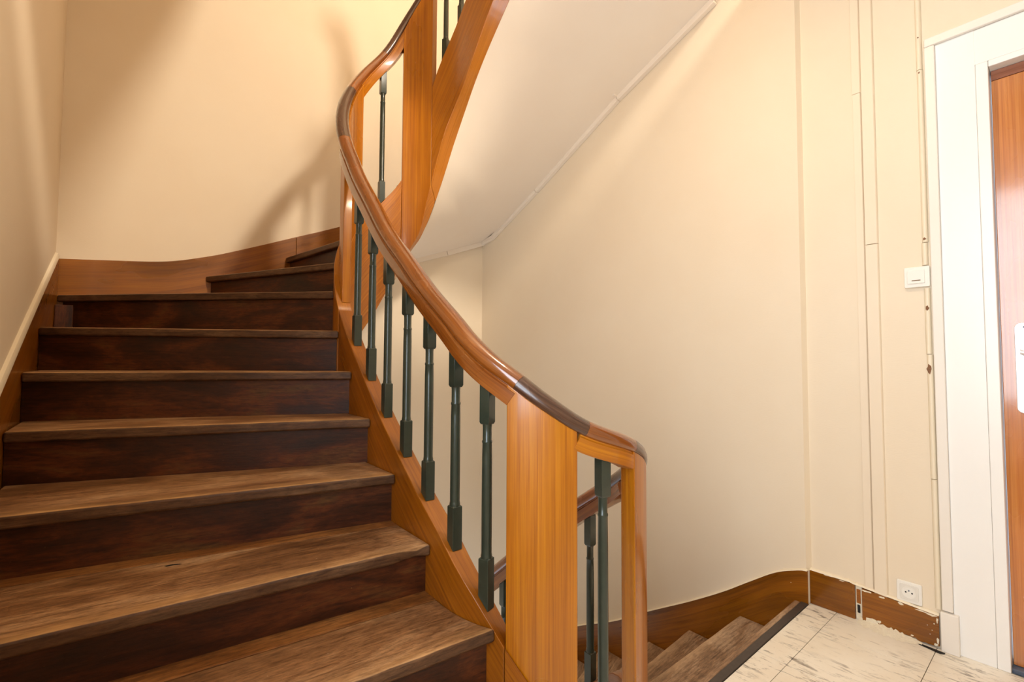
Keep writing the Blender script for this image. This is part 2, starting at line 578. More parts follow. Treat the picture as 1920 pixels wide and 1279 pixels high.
# ------------------------------------------------------------------ staircase going up
stairs = empty('staircase', 'dark worn wooden winding staircase with orange outer string climbing past the back wall', 'staircase')
ZN = {1: .195, 2: .376, 3: .519, 4: .678, 5: .842, 6: 1.012, 7: 1.185, 8: 1.374, 9: 1.541, 10: 1.714, 11: 1.88, 12: 2.05, 13: 2.22, 14: 2.394,
      15: 2.565, 16: 2.736, 17: 2.907, 18: 3.078}
SR = {1: -.33, 2: -.165, 3: .086, 4: .323, 5: .536, 6: .732, 7: .895, 8: 1.02, 9: 1.16, 10: 1.30, 11: 1.40, 12: 1.53, 13: 1.63, 14: 1.70, 15: 1.755,
      16: 1.84, 17: 1.99, 18: 2.2, 19: 2.4}
SK = .015
SKB = .0135
LW, BW, RW = XL + SK, YB - SK, XS_ - .006
LP = {1: (LW, .83), 2: (LW, 1.06), 3: (LW, 1.325), 4: (LW, 1.672), 5: (LW, 2.022), 6: (LW, 2.285), 7: (LW, 2.635), 8: (LW, BW - .012), 9: (.337, BW), 10: (.766, BW),
      11: (1.15, BW), 12: (1.53, BW), 13: (1.96, BW), 14: (RW, 3.03), 15: (RW, 2.70), 16: (RW, 2.34), 17: (RW, 1.98), 18: (RW, 1.58), 19: (RW, 1.2)}
TH = .034


def perim(p):
    """position along left wall -> back wall -> right wall"""
    if abs(p[0] - LW) < 1e-6:
        return p[1]
    if abs(p[1] - BW) < 1e-6:
        return BW + p[0] - LW
    return BW + RW - LW + BW - p[1]


def corners_between(a, b):
    return [c for q, c in ((BW, (LW, BW)), (BW + RW - LW, (RW, BW))) if perim(a) + 1e-4 < q < perim(b) - 1e-4]


def shift_line(a, b, dist):
    """the line a-b moved back by dist (to the left of b->a, i.e. up the stair)"""
    v = Vector((b[0] - a[0], b[1] - a[1])).normalized()
    nrm = Vector((-v.y, v.x))
    return nrm * dist


def hit_wall(p, d):
    """point on the room perimeter reached from p along d"""
    best = None
    for ax, lim in ((0, LW), (0, RW), (1, BW)):
        if abs(d[ax]) < 1e-9:
            continue
        t = (lim - p[ax]) / d[ax]
        if t > -0.3:
            q = (p[0] + d[0] * t, p[1] + d[1] * t)
            if LW - 1e-3 <= q[0] <= RW + 1e-3 and q[1] <= BW + 1e-3 and (best is None or t < best[0]):
                best = (t, q)
    q = best[1]
    return (min(max(q[0], LW), RW), min(q[1], BW))


def s_shift(s, vec):
    """path s whose step-face point is nearest to PT(s)+vec"""
    p = PT(s, 0)
    t = (p[0] + vec[0], p[1] + vec[1])
    return min((s + k * .002 for k in range(-40, 120)), key=lambda q: (PT(q, 0)[0] - t[0])**2 + (PT(q, 0)[1] - t[1])**2)


def tread_poly(n, back_extra=.012, front_shift=0.0, stop=None):
    L, R = LP[n], PT(SR[n], 0)
    fr = [(L[0] + (R[0] - L[0]) * k / 22, L[1] + (R[1] - L[1]) * k / 22) for k in range(23)]
    return L, R, fr


def make_tread(n, mat, name='tread', seam=None):
    L, R = LP[n], PT(SR[n], 0)
    L2, R2 = LP[n + 1], PT(SR[n + 1], 0)
    v = Vector((R[0] - L[0], R[1] - L[1]))
    ln = v.length
    v.normalize()
    nb = Vector((-v.y, v.x))
    N = 26
    rnd = random.Random(n * 13)
    front = []
    for k in range(N + 1):
        t = k / N
        j = rnd.uniform(-.0012, .0012) if 0 < k < N else 0
        if n == 3 and k in (24, 25):
            j = .010 if k == 24 else .017
        front.append((L[0] + v.x * ln * t + nb.x * j, L[1] + v.y * ln * t + nb.y * j))
    sh = shift_line(L2, R2, .045)
    sb = s_shift(SR[n + 1], sh)
    right = [PT(SR[n] + (sb - SR[n]) * k / 6, 0) for k in range(1, 7)]
    dirn = (L2[0] - R2[0], L2[1] - R2[1])
    bl = hit_wall(PT(sb, 0), dirn)
    left = corners_between(L, bl)[::-1]
    poly = front + right + [bl] + left
    z = ZN[n]
    pv, pf = prism(poly, z - TH, z)
    uv = [((p[0] - L[0]) * v.x + (p[1] - L[1]) * v.y, abs((p[0] - L[0]) * nb.x + (p[1] - L[1]) * nb.y) - (z - p[2])) for p in pv]
    if seam is None:
        return mesh(name, pv, pf, mat, stairs, uvs=uv, bevel=.008, seg=3)
    # a separate narrow strip along the riser behind the main plank
    def cut(w):
        c = shift_line(L2, R2, .027 - w)
        s_ = s_shift(SR[n + 1], c)
        q = PT(s_, 0)
        return s_, q, hit_wall(q, dirn)
    s1, q1, w1 = cut(seam)
    right1 = [PT(SR[n] + (s1 - SR[n]) * k / 5, 0) for k in range(1, 6)]
    pa, fa = prism(front + right1 + [w1], z - TH, z)
    uv = [((p[0] - L[0]) * v.x + (p[1] - L[1]) * v.y, abs((p[0] - L[0]) * nb.x + (p[1] - L[1]) * nb.y) - (z - p[2])) for p in pa]
    mesh(name, pa, fa, mat, stairs, uvs=uv, bevel=.008, seg=3)
    s2, q2, w2 = cut(seam - .0025)
    right2 = [PT(s2 + (sb - s2) * k / 3, 0) for k in range(0, 4)]
    pb, fb = prism(right2 + [bl, w2], z - TH, z - .0012)
    uv = [((p[0] - L[0]) * v.x + (p[1] - L[1]) * v.y, .12 + abs((p[0] - L[0]) * nb.x + (p[1] - L[1]) * nb.y) - (z - p[2])) for p in pb]
    mesh('tread_back_strip', pb, fb, M['strip'], stairs, uvs=uv, bevel=.0015, seg=1)


for n in range(1, 18):
    make_tread(n, M['tread'], seam={2: .062, 3: .052}.get(n))


def make_riser(n, mat):
    L, R = LP[n], PT(SR[n], 0)
    sh = shift_line(L, R, .030)
    s1 = s_shift(SR[n], sh)
    q = PT(s1, -.018 if n == 1 else 0)
    w = hit_wall(q, (L[0] - R[0], L[1] - R[1]))
    v = Vector((q[0] - w[0], q[1] - w[1])).normalized()
    nb = Vector((-v.y, v.x)) * .02
    z0, z1 = (ZN[n - 1] if n > 1 else 0) - .002, ZN[n] - TH - .0005
    poly = [w, q, (q[0] + nb.x, q[1] + nb.y), (w[0] + nb.x, w[1] + nb.y)]
    poly = [(min(max(p[0], LW), RW), min(p[1], BW)) for p in poly]
    pv, pf = prism(poly, z0, z1)
    mesh('riser', pv, pf, mat, stairs, grain=(v.x, v.y, 0))


for n in range(1, 18):
    make_riser(n, M['riser'])
pts = []
rr = random.Random(4)
for j in range(12):
    a = 2 * math.pi * j / 12
    pts.append((0.108 + .024 * math.cos(a) * rr.uniform(.6, 1.1), 1.526 + .006 * math.sin(a) * rr.uniform(.4, 1.2) - .006 * math.cos(a)))
mesh('tread_gouge', *prism(pts, ZN[3] - .004, ZN[3] + .0004), M['dark'], stairs, label='small dark gouge worn into the tread')
# short upright block nailed against the riser in the back left corner
box('corner_block', (LW + .001, 3.10, ZN[7]), (LW + .066, 3.13, ZN[7] + .132), M['riser'], stairs, grain=(0, 0, 1), bevel=.003,
    label='small upright dark wooden block in the back left corner')


def band(name, s0, s1, n, zt, zb, d0, d1, mat, parent, vertical=False, cut0=(0, 0), cut1=(0, 0), bevel=.003, label=None):
    rings, uv = [], []
    for k in range(n + 1):
        t = k / n
        s = s0 + (s1 - s0) * t
        so = s + cut0[0] * (1 - t) + cut1[0] * t
        si = s + cut0[1] * (1 - t) + cut1[1] * t
        po, pi_ = PT(so, d0), PT(si, d1)
        zto, zbo = zt(so, 0), zb(so, 0)
        zti, zbi = zt(si, 1), zb(si, 1)
        rings.append([(po[0], po[1], zbo), (po[0], po[1], zto), (pi_[0], pi_[1], zti), (pi_[0], pi_[1], zbi)])
        th = abs(d1 - d0)
        if vertical:
            uv += [(zbo, s), (zto, s), (zti, s + th), (zbi, s + th)]
        else:
            sl = s * 1.25
            uv += [(sl, zbo - zto), (sl, 0), (sl, th), (sl, th + zti - zbi)]
    v, f = loft(rings)
    return mesh(name, v, f, mat, parent, uvs=uv, smooth=True, bevel=bevel, label=label)


# outer string: lower length, winder length, upper length
def sbot(s, side):
    return SB(s) if side else min(SBO(s), SB(s))


for s0, s1, n, mt in ((-.186, .905, 28, 'string'), (.907, 1.551, 34, 'board'), (1.736, 2.75, 28, 'board')):
    band('outer_string', s0, s1, n, lambda s, k: ST(s), sbot, 0.0, .06, M[mt], stairs)

band('outer_string', -.365, -.188, 10, lambda s, k: ST(s), sbot, 0.0, .004, M['string'], stairs, bevel=.0008)

# soffit: plaster slope from the string to the walls, level along each line
PL, PB, PR = XL + .001, YB - .001, XS_ - .001
PER = [(PL, .9, -.05), (PL, 3.0, 1.07), (PL, PB, 1.17), (.6, PB, 1.42), (1.2, PB, 1.65), (1.723, PB, 1.847), (1.988, PB, 1.942), (PR, PB, 2.07), (PR, 3.078, 2.090),
       (PR, 2.539, 2.336), (PR, 1.784, 2.708), (PR, 1.160, 2.96), (PR, .78, 3.11)]


def per_at(z):
    for a, b in zip(PER, PER[1:]):
        if a[2] <= z <= b[2]:
            t = (z - a[2]) / (b[2] - a[2])
            return tuple(a[i] + (b[i] - a[i]) * t for i in range(3))
    return PER[0] if z < PER[0][2] else PER[-1]


rows = []
for k in range(121):
    s = .3 + (2.56 - .3) * k / 120
    z = SBO(s) + .004
    p = PT(s, 0.0)
    rows.append([(p[0], p[1], z), per_at(z)])
# make sure the wall corners are exact rows
for c in (PER[2], PER[7]):
    i = min(range(len(rows)), key=lambda q: abs(rows[q][0][2] - c[2]))
    rows[i][1] = c
V, Fc = [], []
NJ = 10
for a, b in rows:
    for j in range(NJ + 1):
        t = j / NJ
        V.append(tuple(a[i] + (b[i] - a[i]) * t for i in range(3)))
nv = len(V)
V += [(x, y, z + .03) for x, y, z in V]
for i in range(len(rows) - 1):
    for j in range(NJ):
        q = (i * (NJ + 1) + j, i * (NJ + 1) + j + 1, (i + 1) * (NJ + 1) + j + 1, (i + 1) * (NJ + 1) + j)
        Fc.append(q)
        Fc.append(tuple(k + nv for k in q)[::-1])
mesh('soffit', V, Fc, M['soffit'], stairs, smooth=True, label='smooth pale plaster underside of the upper flight')


def strip_along(name, pts, w, mat, parent, nrm_in, label=None, h=None):
    """square-section moulding along 3-D points lying in a wall; nrm_in(pt) points into the room"""
    h = h or w
    rings = []
    P = [Vector(p) for p in pts]
    for i, p in enumerate(P):
        t = (P[min(i + 1, len(P) - 1)] - P[max(i - 1, 0)]).normalized()
        n_ = Vector(nrm_in).normalized()
        b = n_.cross(t).normalized()
        if b.z > 0:
            b = -b
        rings.append([Vector((min(q.x, PR), min(q.y, PB), q.z)) for q in (p, p + n_ * h, p + n_ * h + b * w, p + b * w)])
    v, f = loft(rings)
    return mesh(name, v, f, mat, parent, bevel=.003, label=label, grain=(0, 1, 0))


def pint(a, b, t):
    return tuple(a[i] + (b[i] - a[i]) * t for i in range(3))


for pts in ([PER[11], PER[10]], [pint(PER[10], PER[9], .004), PER[9]], [pint(PER[9], PER[8], .006), PER[8], PER[7]]):
    strip_along('cover_strip', [(p[0], p[1], p[2] + .006) for p in pts], .034, M['soffit'], stairs, (-1, 0, 0), h=.03)
for pts in ([(p[0], p[1], p[2] + .01) for p in (PER[7], PER[6], (1.96, PB, 1.932))], [(p[0], p[1], p[2] + .01) for p in ((1.955, PB, 1.930), PER[5], PER[4])]):
    strip_along('cover_strip', pts, .040, M['soffit'], stairs, (0, -1, 0), h=.03)
for p in (PER[10], PER[9]):
    box('strip_clip', (XS_ - .062, p[1] - .012, p[2] - .004), (XS_ - .02, p[1] + .012, p[2] + .022), M['soffit'], stairs, bevel=.005)

# the next storey's flight above the left side (only its underside closes the view upwards)
up_rows = []
for k in range(41):
    s = -.1 + 1.7 * k / 40
    z = SBO(s) + 3.08
    p = PT(s, .03)
    q = per_at(SBO(s))
    up_rows.append([(p[0], p[1], z), (q[0], q[1], z)])
V = [p for r in up_rows for p in r]
nv = len(V)
V += [(x, y, z + .3) for x, y, z in V]
Fc = []
for i in range(40):
    q = (2 * i, 2 * i + 1, 2 * i + 3, 2 * i + 2)
    Fc += [q, tuple(k + nv for k in q)[::-1], (2 * i, 2 * i + 2, 2 * i + 2 + nv, 2 * i + nv)]
structure(mesh('ceiling', V, Fc, M['soffit']))

# ------------------------------------------------------------------ staircase going down
down = empty('staircase', 'lower flight of worn brown wooden steps descending beside the right wall below the tiled landing', 'staircase')
ZD = [0, -.168, -.352, -.524, -.712, -.885, -1.06]
YW = [.83, 1.075, 1.342, 1.590, 1.93, 2.4, 2.95]
SD = [.80, 1.081, 1.285, 1.46, 1.63, 1.80, 1.98]     # nosing Y at the string side
XD = XC + A_
for k in range(1, 6):
    z = ZD[k]
    a, b = (RW, YW[k]), (XD, SD[k])
    c, d = (XD, SD[k - 1] - .04), (RW, YW[k - 1] - .04)
    N = 16
    fr = [(a[0] + (b[0] - a[0]) * i / N, a[1] + (b[1] - a[1]) * i / N + (random.uniform(-.001, .001) if 0 < i < N else 0)) for i in range(N + 1)]
    pv, pf = prism(fr + [c, d], z - TH, z)
    ny = (b[1] - a[1]) / (b[0] - a[0])
    uv = [(p[0], abs(p[1] - (a[1] + ny * (p[0] - a[0]))) - (z - p[2])) for p in pv]
    mesh('tread', pv, pf, M['tread_low'], down, uvs=uv, bevel=.007, seg=3)
    box_y = .03
    pv, pf = prism([(RW, YW[k] - box_y), (XD, SD[k] - box_y), (XD, SD[k] - box_y - .02), (RW, YW[k] - box_y - .02)], ZD[k + 1] - .002, z - TH - .0005)
    mesh('riser', pv, pf, M['riser'], down, grain=(1, 0, 0))
pv, pf = prism([(RW, .80), (XC + .05, .80), (XC + .05, .775), (RW, .775)], ZD[1] - .002, -TH - .0005)
mesh('riser', pv, pf, M['riser'], down, grain=(1, 0, 0))
box('nosing_strip', (XC + .06, .8055, -TH), (RW - .001, .83, .002), M['tread_low'], down, grain=(1, 0, 0), bevel=.006, seg=3, label='worn wooden nosing at the landing edge')
box('rubber_strip', (XC + .06, YE, -.02), (RW - .001, .8050, .0045), M['rubber'], down, grain=(1, 0, 0), bevel=.002, label='black anti-slip strip along the landing edge')
band('outer_string', -2.0, -.70, 30, lambda s, k: ST(s), lambda s, k: SB(s), 0.0, .06, M['string'], down)

# ------------------------------------------------------------------ balustrade
bal = empty('stair_balustrade', 'varnished wooden handrail on dark green iron balusters curving round the open stairwell', 'balustrade')


def frame(s):
    t2 = tangent(s)
    m = (ZB(s + .004) - ZB(s - .004)) / .008
    T = Vector((t2.x, t2.y, m)).normalized()
    o = PT(s, 0)
    i_ = PT(s, .06)
    side = Vector((o[0] - i_[0], o[1] - i_[1], 0)).normalized()
    upv = side.cross(T)
    if upv.z < 0:
        upv = -upv
    return side, upv, m


def sweep(name, s0, s1, n, prof, mat, label=None, bevel=0):
    rings, uv = [], []
    acc = [0]
    for i in range(1, len(prof)):
        acc.append(acc[-1] + math.dist(prof[i], prof[i - 1]))
    L = 0
    prev = None
    for k in range(n + 1):
        s = s0 + (s1 - s0) * k / n
        side, upv, m = frame(s)
        c = PT(s, .03)
        base = Vector((c[0], c[1], ZB(s)))
        if prev is not None:
            L += (base - prev).length
        prev = base
        rings.append([base + side * w + upv * h for w, h in prof])
        uv += [(L + s0, a) for a in acc]
    v, f = loft(rings)
    return mesh(name, v, f, mat, bal, uvs=uv, smooth=True, label=label, bevel=bevel)


SUB = [(-.025, 0), (.025, 0), (.026, .006), (.026, .036), (.021, .040), (.021, .044), (-.021, .044), (-.021, .040), (-.026, .036), (-.026, .006)]
CAP = [(-.022, .043), (.022, .043), (.028, .048), (.0305, .056), (.0295, .066), (.024, .076), (.013, .0825), (0, .0845), (-.013, .0825), (-.024, .076), (-.0295, .066), (-.0305, .056), (-.028, .048)]
for a, b, mt in ((-2.0, -.815, 'rail'), (-.55, -.350, 'board'), (-.1875, .965, 'rail'), (1.22, 1.61, 'board'), (1.70, 2.6, 'rail')):
    if mt:
        sweep('under_rail', a, b, max(6, int((b - a) * 40)), SUB, M[mt])
for a, b, mt in ((-2.0, -.87, 'rail'), (-.8695, -.53, 'rail_dark'), (-.5295, -.362, 'rail'), (-.3615, -.180, 'rail_dark'), (-.1795, .99, 'rail'),
                 (.9905, 1.27, 'rail_dark'), (1.2705, 1.50, 'rail'), (1.5005, 1.75, 'rail_dark'), (1.7505, 2.6, 'rail')):
    sweep('handrail', a, b, max(8, int((b - a) * 45)), CAP, M[mt], label='dark brown handrail length at a bend' if mt == 'rail_dark' else None)


def toprail(s, side):
    m = (ZB(s + .004) - ZB(s - .004)) / .008
    return ZB(s) + .045 * math.sqrt(1 + m * m)


# curved newel boards
band('newel_board', -.360, -.187, 14, toprail, lambda s, k: .001, .0062, .058, M['board'], bal, vertical=True, bevel=.004,
     label='broad curved honey coloured newel board at the foot of the flight')
band('newel_post', -.70, -.540, 14, toprail, lambda s, k: ST(s) + .001, .002, .055, M['board'], bal, vertical=True, cut1=(.0, -.022), bevel=.004,
     label='narrow curved wooden post where the rail turns down')
band('newel_board', .93, 1.29, 26, toprail, lambda s, k: ST(s) + .002, .022, .0598, M['board'], bal, vertical=True, bevel=.003,
     label='curved wooden board at the far left turn of the rail')
band('newel_board', 1.552, 1.735, 16, toprail, sbot, .003, .0602, M['board'], bal, vertical=True, bevel=.003,
     label='tall curved wooden board rising at the far right turn')


def baluster(s):
    c = PT(s, .03)
    t2 = tangent(s)
    T = Vector((t2.x, t2.y, 0))
    side = Vector((t2.y, -t2.x, 0))
    m0 = (ST(s + .02) - ST(s - .02)) / .04
    m1 = (ZB(s + .02) - ZB(s - .02)) / .04
    zb, zt = ST(s), ZB(s)
    hw = .0155
    org = Vector((c[0], c[1], 0))

    def sq(w, z, m=0):
        return [org + T * (a * w) + side * (b * w) + Vector((0, 0, z + m * a * w)) for a, b in ((-1, -1), (1, -1), (1, 1), (-1, 1))]
    zc = zb + .098 + abs(m0) * hw
    zd = zt - .085 - abs(m1) * hw
    parts = [loft([sq(hw, zb + .0015, m0), sq(hw, zc), sq(hw - .003, zc + .003)])]
    parts.append(loft([sq(.0128, zd - .006), sq(hw, zd), sq(hw, zt - .0005, m1)]))
    rings = []
    z0, z1 = zc + .001, zd - .005
    H = z1 - z0
    prof = [(.0154, 0), (.0154, .006), (.0146, .010), (.0140, .014), (.0142, H * .3), (.0138, H * .75), (.0130, H - .052), (.0141, H - .050), (.0141, H - .046),
            (.0124, H - .043), (.0124, H - .008), (.0134, H)]
    for r, h in prof:
        rings.append([org + T * (math.cos(q) * r) + side * (math.sin(q) * r) + Vector((0, 0, z0 + h)) for q in [2 * math.pi * j / 12 for j in range(12)]])
    parts.append(loft(rings))
    v, f = merge(parts)
    mesh('baluster', v, f, M['iron'], bal, smooth=True, bevel=.0012, grain=(0, 0, 1))


for s in (-1.835, -1.68, -1.53, -1.36, -1.19, -1.023, -.4445, -.1215, .006, .161, .312, .467, .615, .767, 1.442, 1.809, 1.93, 2.06, 2.2, 2.35):
    baluster(s)

# ------------------------------------------------------------------ skirtings
bb = structure(empty('baseboard_back'))
TB = pchip([(XL, 1.556), (-.1, 1.574), (.135, 1.600), (.349, 1.660), (.563, 1.745), (.799, 1.846), (1.091, 1.972), (1.5, 2.17), (XS_, 2.62)])


def skirt_y(x0, x1, n, zt, parent, mat, drop):
    xs_ = [x0 + (x1 - x0) * k / n for k in range(n + 1)]
    rings = [[(x, YB, zt(x) - drop), (x, YB, zt(x)), (x, YB - SKB, zt(x)), (x, YB - SKB, zt(x) - drop)] for x in xs_]
    v, f = loft(rings)
    uv = []
    for x in xs_:
        uv += [(x, .0), (x, drop), (x, drop + .02), (x, 2 * drop)]
    mesh('board', v, f, mat, parent, uvs=uv, smooth=True, bevel=.002)


skirt_y(XL + .0005, .828, 30, TB, bb, M['skirt'], .45)
skirt_y(.830, XS_, 30, TB, bb, M['skirt'], .45)
bl = structure(empty('baseboard_left'))
TL = pchip([(.55, .30), (1.0, .48), (1.956, .945), (2.442, 1.186), (YB - SK, 1.557)])
ysk = [.55 + (YB - SK - .001 - .55) * k / 40 for k in range(41)]
v, f = loft([[(XL, y, TL(y) - .45), (XL, y, TL(y)), (XL + SKB, y, TL(y)), (XL + SKB, y, TL(y) - .45)] for y in ysk])
uvs = []
for y in ysk:
    uvs += [(y, 0), (y, .45), (y, .47), (y, .92)]
mesh('board', v, f, M['skirt'], bl, uvs=uvs, smooth=True, bevel=.002)
v, f = loft([[(XL, y, TL(y) + .001), (XL, y, TL(y) + .030), (XL + .009, y, TL(y) + .027), (XL + .013, y, TL(y) + .020), (XL + .014, y, TL(y) + .001)] for y in ysk])
structure(mesh('trim_1', v, f, M['trim'], smooth=True))

br = structure(empty('baseboard_right'))
TR = pchip([(.775, .147), (.80, .143), (.829, .132), (.86, .120), (.895, .103), (1.014, .020), (1.143, -.076), (1.315, -.190), (1.592, -.360), (1.798, -.495), (2.097, -.655), (2.57, -.93), (YB, -1.3)])
ysk = [.777 + (YB - .777) * (k / 60) ** 1.4 for k in range(61)]
v, f = loft([[(XS_, y, TR(y) - .5), (XS_, y, TR(y)), (RW + .0015, y, TR(y)), (RW + .0015, y, TR(y) - .5)] for y in ysk])
uvs = []
for y in ysk:
    uvs += [(y * 1.2, 0), (y * 1.2, .5), (y * 1.2, .52), (y * 1.2, 1.02)]
mesh('board', v, f, M['skirt'], br, uvs=uvs, smooth=True, bevel=.002)
for y0, y1, z1, z2 in ((.611, .7755, .146, .141), (.352, .587, .134, .120)):
    N = 24
    rings = []
    rr = random.Random(3)
    for k in range(N + 1):
        y = y1 + (y0 - y1) * k / N
        zt = z1 + (z2 - z1) * k / N + rr.uniform(-.002, .001)
        zl = .001 if y > .60 else .004 + rr.uniform(0, .008)
        rings.append([(XR, y, zl), (XR, y, zt), (XR - .016, y, zt), (XR - .016, y, zl)])
    v, f = loft(rings)
    mesh('board', v, f, M['skirt'], br, grain=(0, 1, 0), bevel=.001)
box('gap_filler', (XR - .010, .5875, .0), (XR, .6105, .138), M['plaster'], br, bevel=.003, label='crumbling pale filler between two skirting boards')
box('gap_knot', (XR - .0125, .594, .03), (XR - .0095, .604, .062), M['dark'], br, bevel=.0015)
box('gap_knot', (XR - .0125, .592, .068), (XR - .0095, .606, .125), M['string'], br, bevel=.0015)
# thin bead of caulk along the top
cy = [.352 + (.775 - .352) * k / 40 for k in range(41)] + [y for y in ysk if y < 3.2]
ct = lambda y: (.1455 + (y - .775) * .0 if y > .62 else .122 + (y - .352) / (.611 - .352) * .02) if y < .777 else TR(y)
rr = random.Random(5)
rings = []
for y in cy:
    x = XR if y < .777 else XS_
    z = ct(y) - .0015
    w = .0065 + rr.uniform(-.0015, .0015)
    rings.append([(x, y, z), (x, y, z + w), (x - .010, y, z + w * .8), (x - .0165, y, z)])
v, f = loft(rings)
structure(mesh('trim_2', v, f, M['trim']))
# chipped paint patches on the landing skirting
rr = random.Random(21)
parts = []
spots = [(.705, .1435, .020, .0025), (.655, .1395, .012, .002), (.57, .128, .02, .004), (.520, .1235, .012, .004), (.462, .1225, .010, .007), (.40, .1195, .02, .003),
         (.372, .1165, .018, .0045), (.357, .103, .0035, .012), (.3565, .03, .004, .014), (.362, .014, .008, .006), (.556, .016, .024, .013), (.532, .024, .008, .008),
         (.43, .017, .006, .003), (.372, .062, .002, .002), (.385, .075, .0015, .0015), (.378, .045, .002, .0015), (.366, .088, .002, .003), (.592, .012, .006, .01), (.845, .07, .0018, .0018)]
for y, z, w, h in spots:
    n = 11
    x = XR - .0163 if y < .777 else RW + .0012
    pts = [(y + w * math.cos(2 * math.pi * j / n) * rr.uniform(.55, 1.1), z + h * math.sin(2 * math.pi * j / n) * rr.uniform(.5, 1.1)) for j in range(n)]
    parts.append(loft([[(x, p[0], p[1]) for p in pts], [(x + .0012, p[0], p[1]) for p in pts]]))
o = mesh('chipped_paint', *merge(parts), M['plaster'], br, label='pale chips where the brown varnish has flaked off')
o['kind'] = 'stuff'
# crumbled plaster and a split along the floor joint
V, Fc = [], []
rr = random.Random(11)
N = 30
for k in range(N + 1):
    y = .60 + (.40 - .60) * k / N
    env = math.sin(math.pi * min(k / N * 1.05, 1)) ** .6
    V += [(XR - .0165, y, .004 + .016 * env * rr.uniform(.4, 1)), (XR - .03 - .02 * env * rr.uniform(.3, 1), y, .0012 + .004 * env), (XR - .035 - .045 * env * rr.uniform(.5, 1), y, .0006)]
for k in range(N):
    for j in range(2):
        Fc.append((3 * k + j, 3 * k + j + 1, 3 * k + j + 4, 3 * k + j + 3))
o = mesh('plaster_crumbs', V, Fc, M['plaster'], br, smooth=True, label='smear of crumbled white plaster at the skirting foot')
V = []
for k in range(13):
    y = .475 + (.335 - .475) * k / 12
    w = .003 + .020 * (k / 12) ** 1.2 * (1 if k < 12 else .3)
    V += [(XR - .018 - .012 * (k / 12), y, .0012), (XR - .020 - .012 * (k / 12) - w, y, .0012)]
mesh('floor_split', V, [(2 * k, 2 * k + 1, 2 * k + 3, 2 * k + 2) for k in range(12)], M['dark'], fl, label='dark split in the floor covering by the skirting')

# ------------------------------------------------------------------ pilaster boards on the right wall
for i, (y0, y1, p, z0, z1) in enumerate(((.5475, .577, .007, .140, 2.2), (.5475, .580, .006, 2.202, ZC), (.502, .545, .013, .126, 1.545), (.502, .545, .0125, 1.547, ZC))):
    v, f = prism([(XR, y1), (XR - p, y1), (XR - p, y0 + .004), (XR - p + .006, y0), (XR, y0)], z0, z1)
    structure(mesh('trim_%d' % (i + 3), v, f, M['wall_trim'], bevel=.0015))

# ------------------------------------------------------------------ door
door = structure(empty('door_1'))
AX = XR - .017


def arch_piece(a, b):
    return boxv(a, b)


box('architrave', (AX, OY, .146), (XR, .343, 2.2785), M['door_trim'], door, bevel=.004)
box('architrave', (AX, DY0 - .17, 2.279), (XR, .343 - .0005, 2.3125), M['door_trim'], door, bevel=.004)
box('architrave', (AX, DY0 - .17, 0), (XR, DY0 - .14, 2.279), M['white'], door, bevel=.004)
box('plinth_block', (AX - .008, .297, 0), (XR, .347, .142), M['door_trim'], door, bevel=.003)
GY, GZ = .205, 2.148
box('casing_board', (XR - .004, GY + .0003, .0), (XR + .1, OY - .0002, 2.2788), M['white'], door, bevel=.0012)
box('casing_board', (XR - .004, DY0 - .14, GZ + .0003), (XR + .1, GY + .001, 2.2785), M['white'], door, bevel=.002)
box('casing_board', (XR - .004, DY0 - .14, 0), (XR + .1, DY0 - .035, GZ + .001), M['white'], door, bevel=.002)
box('jamb', (XR - .006, DY1, 0), (XR + .1, GY, GZ), M['white'], door, bevel=.003)
box('jamb', (XR - .006, DY0 - .034, DZ), (XR + .1, DY1 - .0005, GZ), M['white'], door, bevel=.003)
box('jamb', (XR - .006, DY0 - .034, 0), (XR + .1, DY0, DZ - .0005), M['white'], door, bevel=.003)
LX = XR + .042
box('threshold', (XR + .012, DY0, -.004), (XR + .1, DY1 - .001, .012), M['slate'], door, bevel=.002, label='blue grey sill under the door')
leaf = box('leaf', (LX, DY0 + .002, .014), (LX + .04, DY1 - .003, 2.088), M['leaf'], door, grain=(0, 0, 1), bevel=.002)
box('top_rail', (LX - .003, DY0 + .002, 2.0885), (LX + .04, DY1 - .003, 2.1235), M['leaf_dark'], door, grain=(0, 1, 0), bevel=.001, label='darker brown rail above the door leaf')


def rounded(y0, y1, z0, z1, r, x0, x1, n=6):
    pts = []
    for cy_, cz_, a0 in ((y1 - r, z1 - r, 0), (y0 + r, z1 - r, 90), (y0 + r, z0 + r, 180), (y1 - r, z0 + r, 270)):
        for k in range(n + 1):
            a = math.radians(a0 + 90 * k / n)
            pts.append((cy_ + r * math.cos(a), cz_ + r * math.sin(a)))
    return loft([[(x0, p[0], p[1]) for p in pts], [(x1, p[0], p[1]) for p in pts]])


v, f = rounded(.088, .136, .885, 1.20, .018, LX - .004, LX + .001)
mesh('escutcheon_plate', v, f, M['metal'], leaf, smooth=True, bevel=.0015, label='long pale metal lock plate with rounded ends')
rings = []
for x, r in ((LX - .0035, .013), (LX - .008, .012), (LX - .010, .0085), (LX - .045, .0085)):
    rings.append([(x, .112 + r * math.cos(a), 1.098 + r * math.sin(a)) for a in [2 * math.pi * j / 14 for j in range(14)]])
pa = loft(rings)
rings = []
for k in range(9):
    t = k / 8
    y = .122 - .125 * t
    rings.append([(LX - .041 + .009 * math.cos(a) * (1 - .3 * t), y, 1.098 - .012 * math.sin(t * 3.1) + .009 * math.sin(a)) for a in [2 * math.pi * j / 12 for j in range(12)]])
pb = loft(rings)
mesh('handle', *merge([pa, pb]), M['metal'], leaf, smooth=True, label='pale metal lever handle')
mesh('keyhole', *merge([boxv((LX - .0048, .1085, 1.005), (LX - .0038, .1155, 1.014)), boxv((LX - .0048, .1103, .992), (LX - .0038, .1137, 1.006))]), M['dark'], leaf)
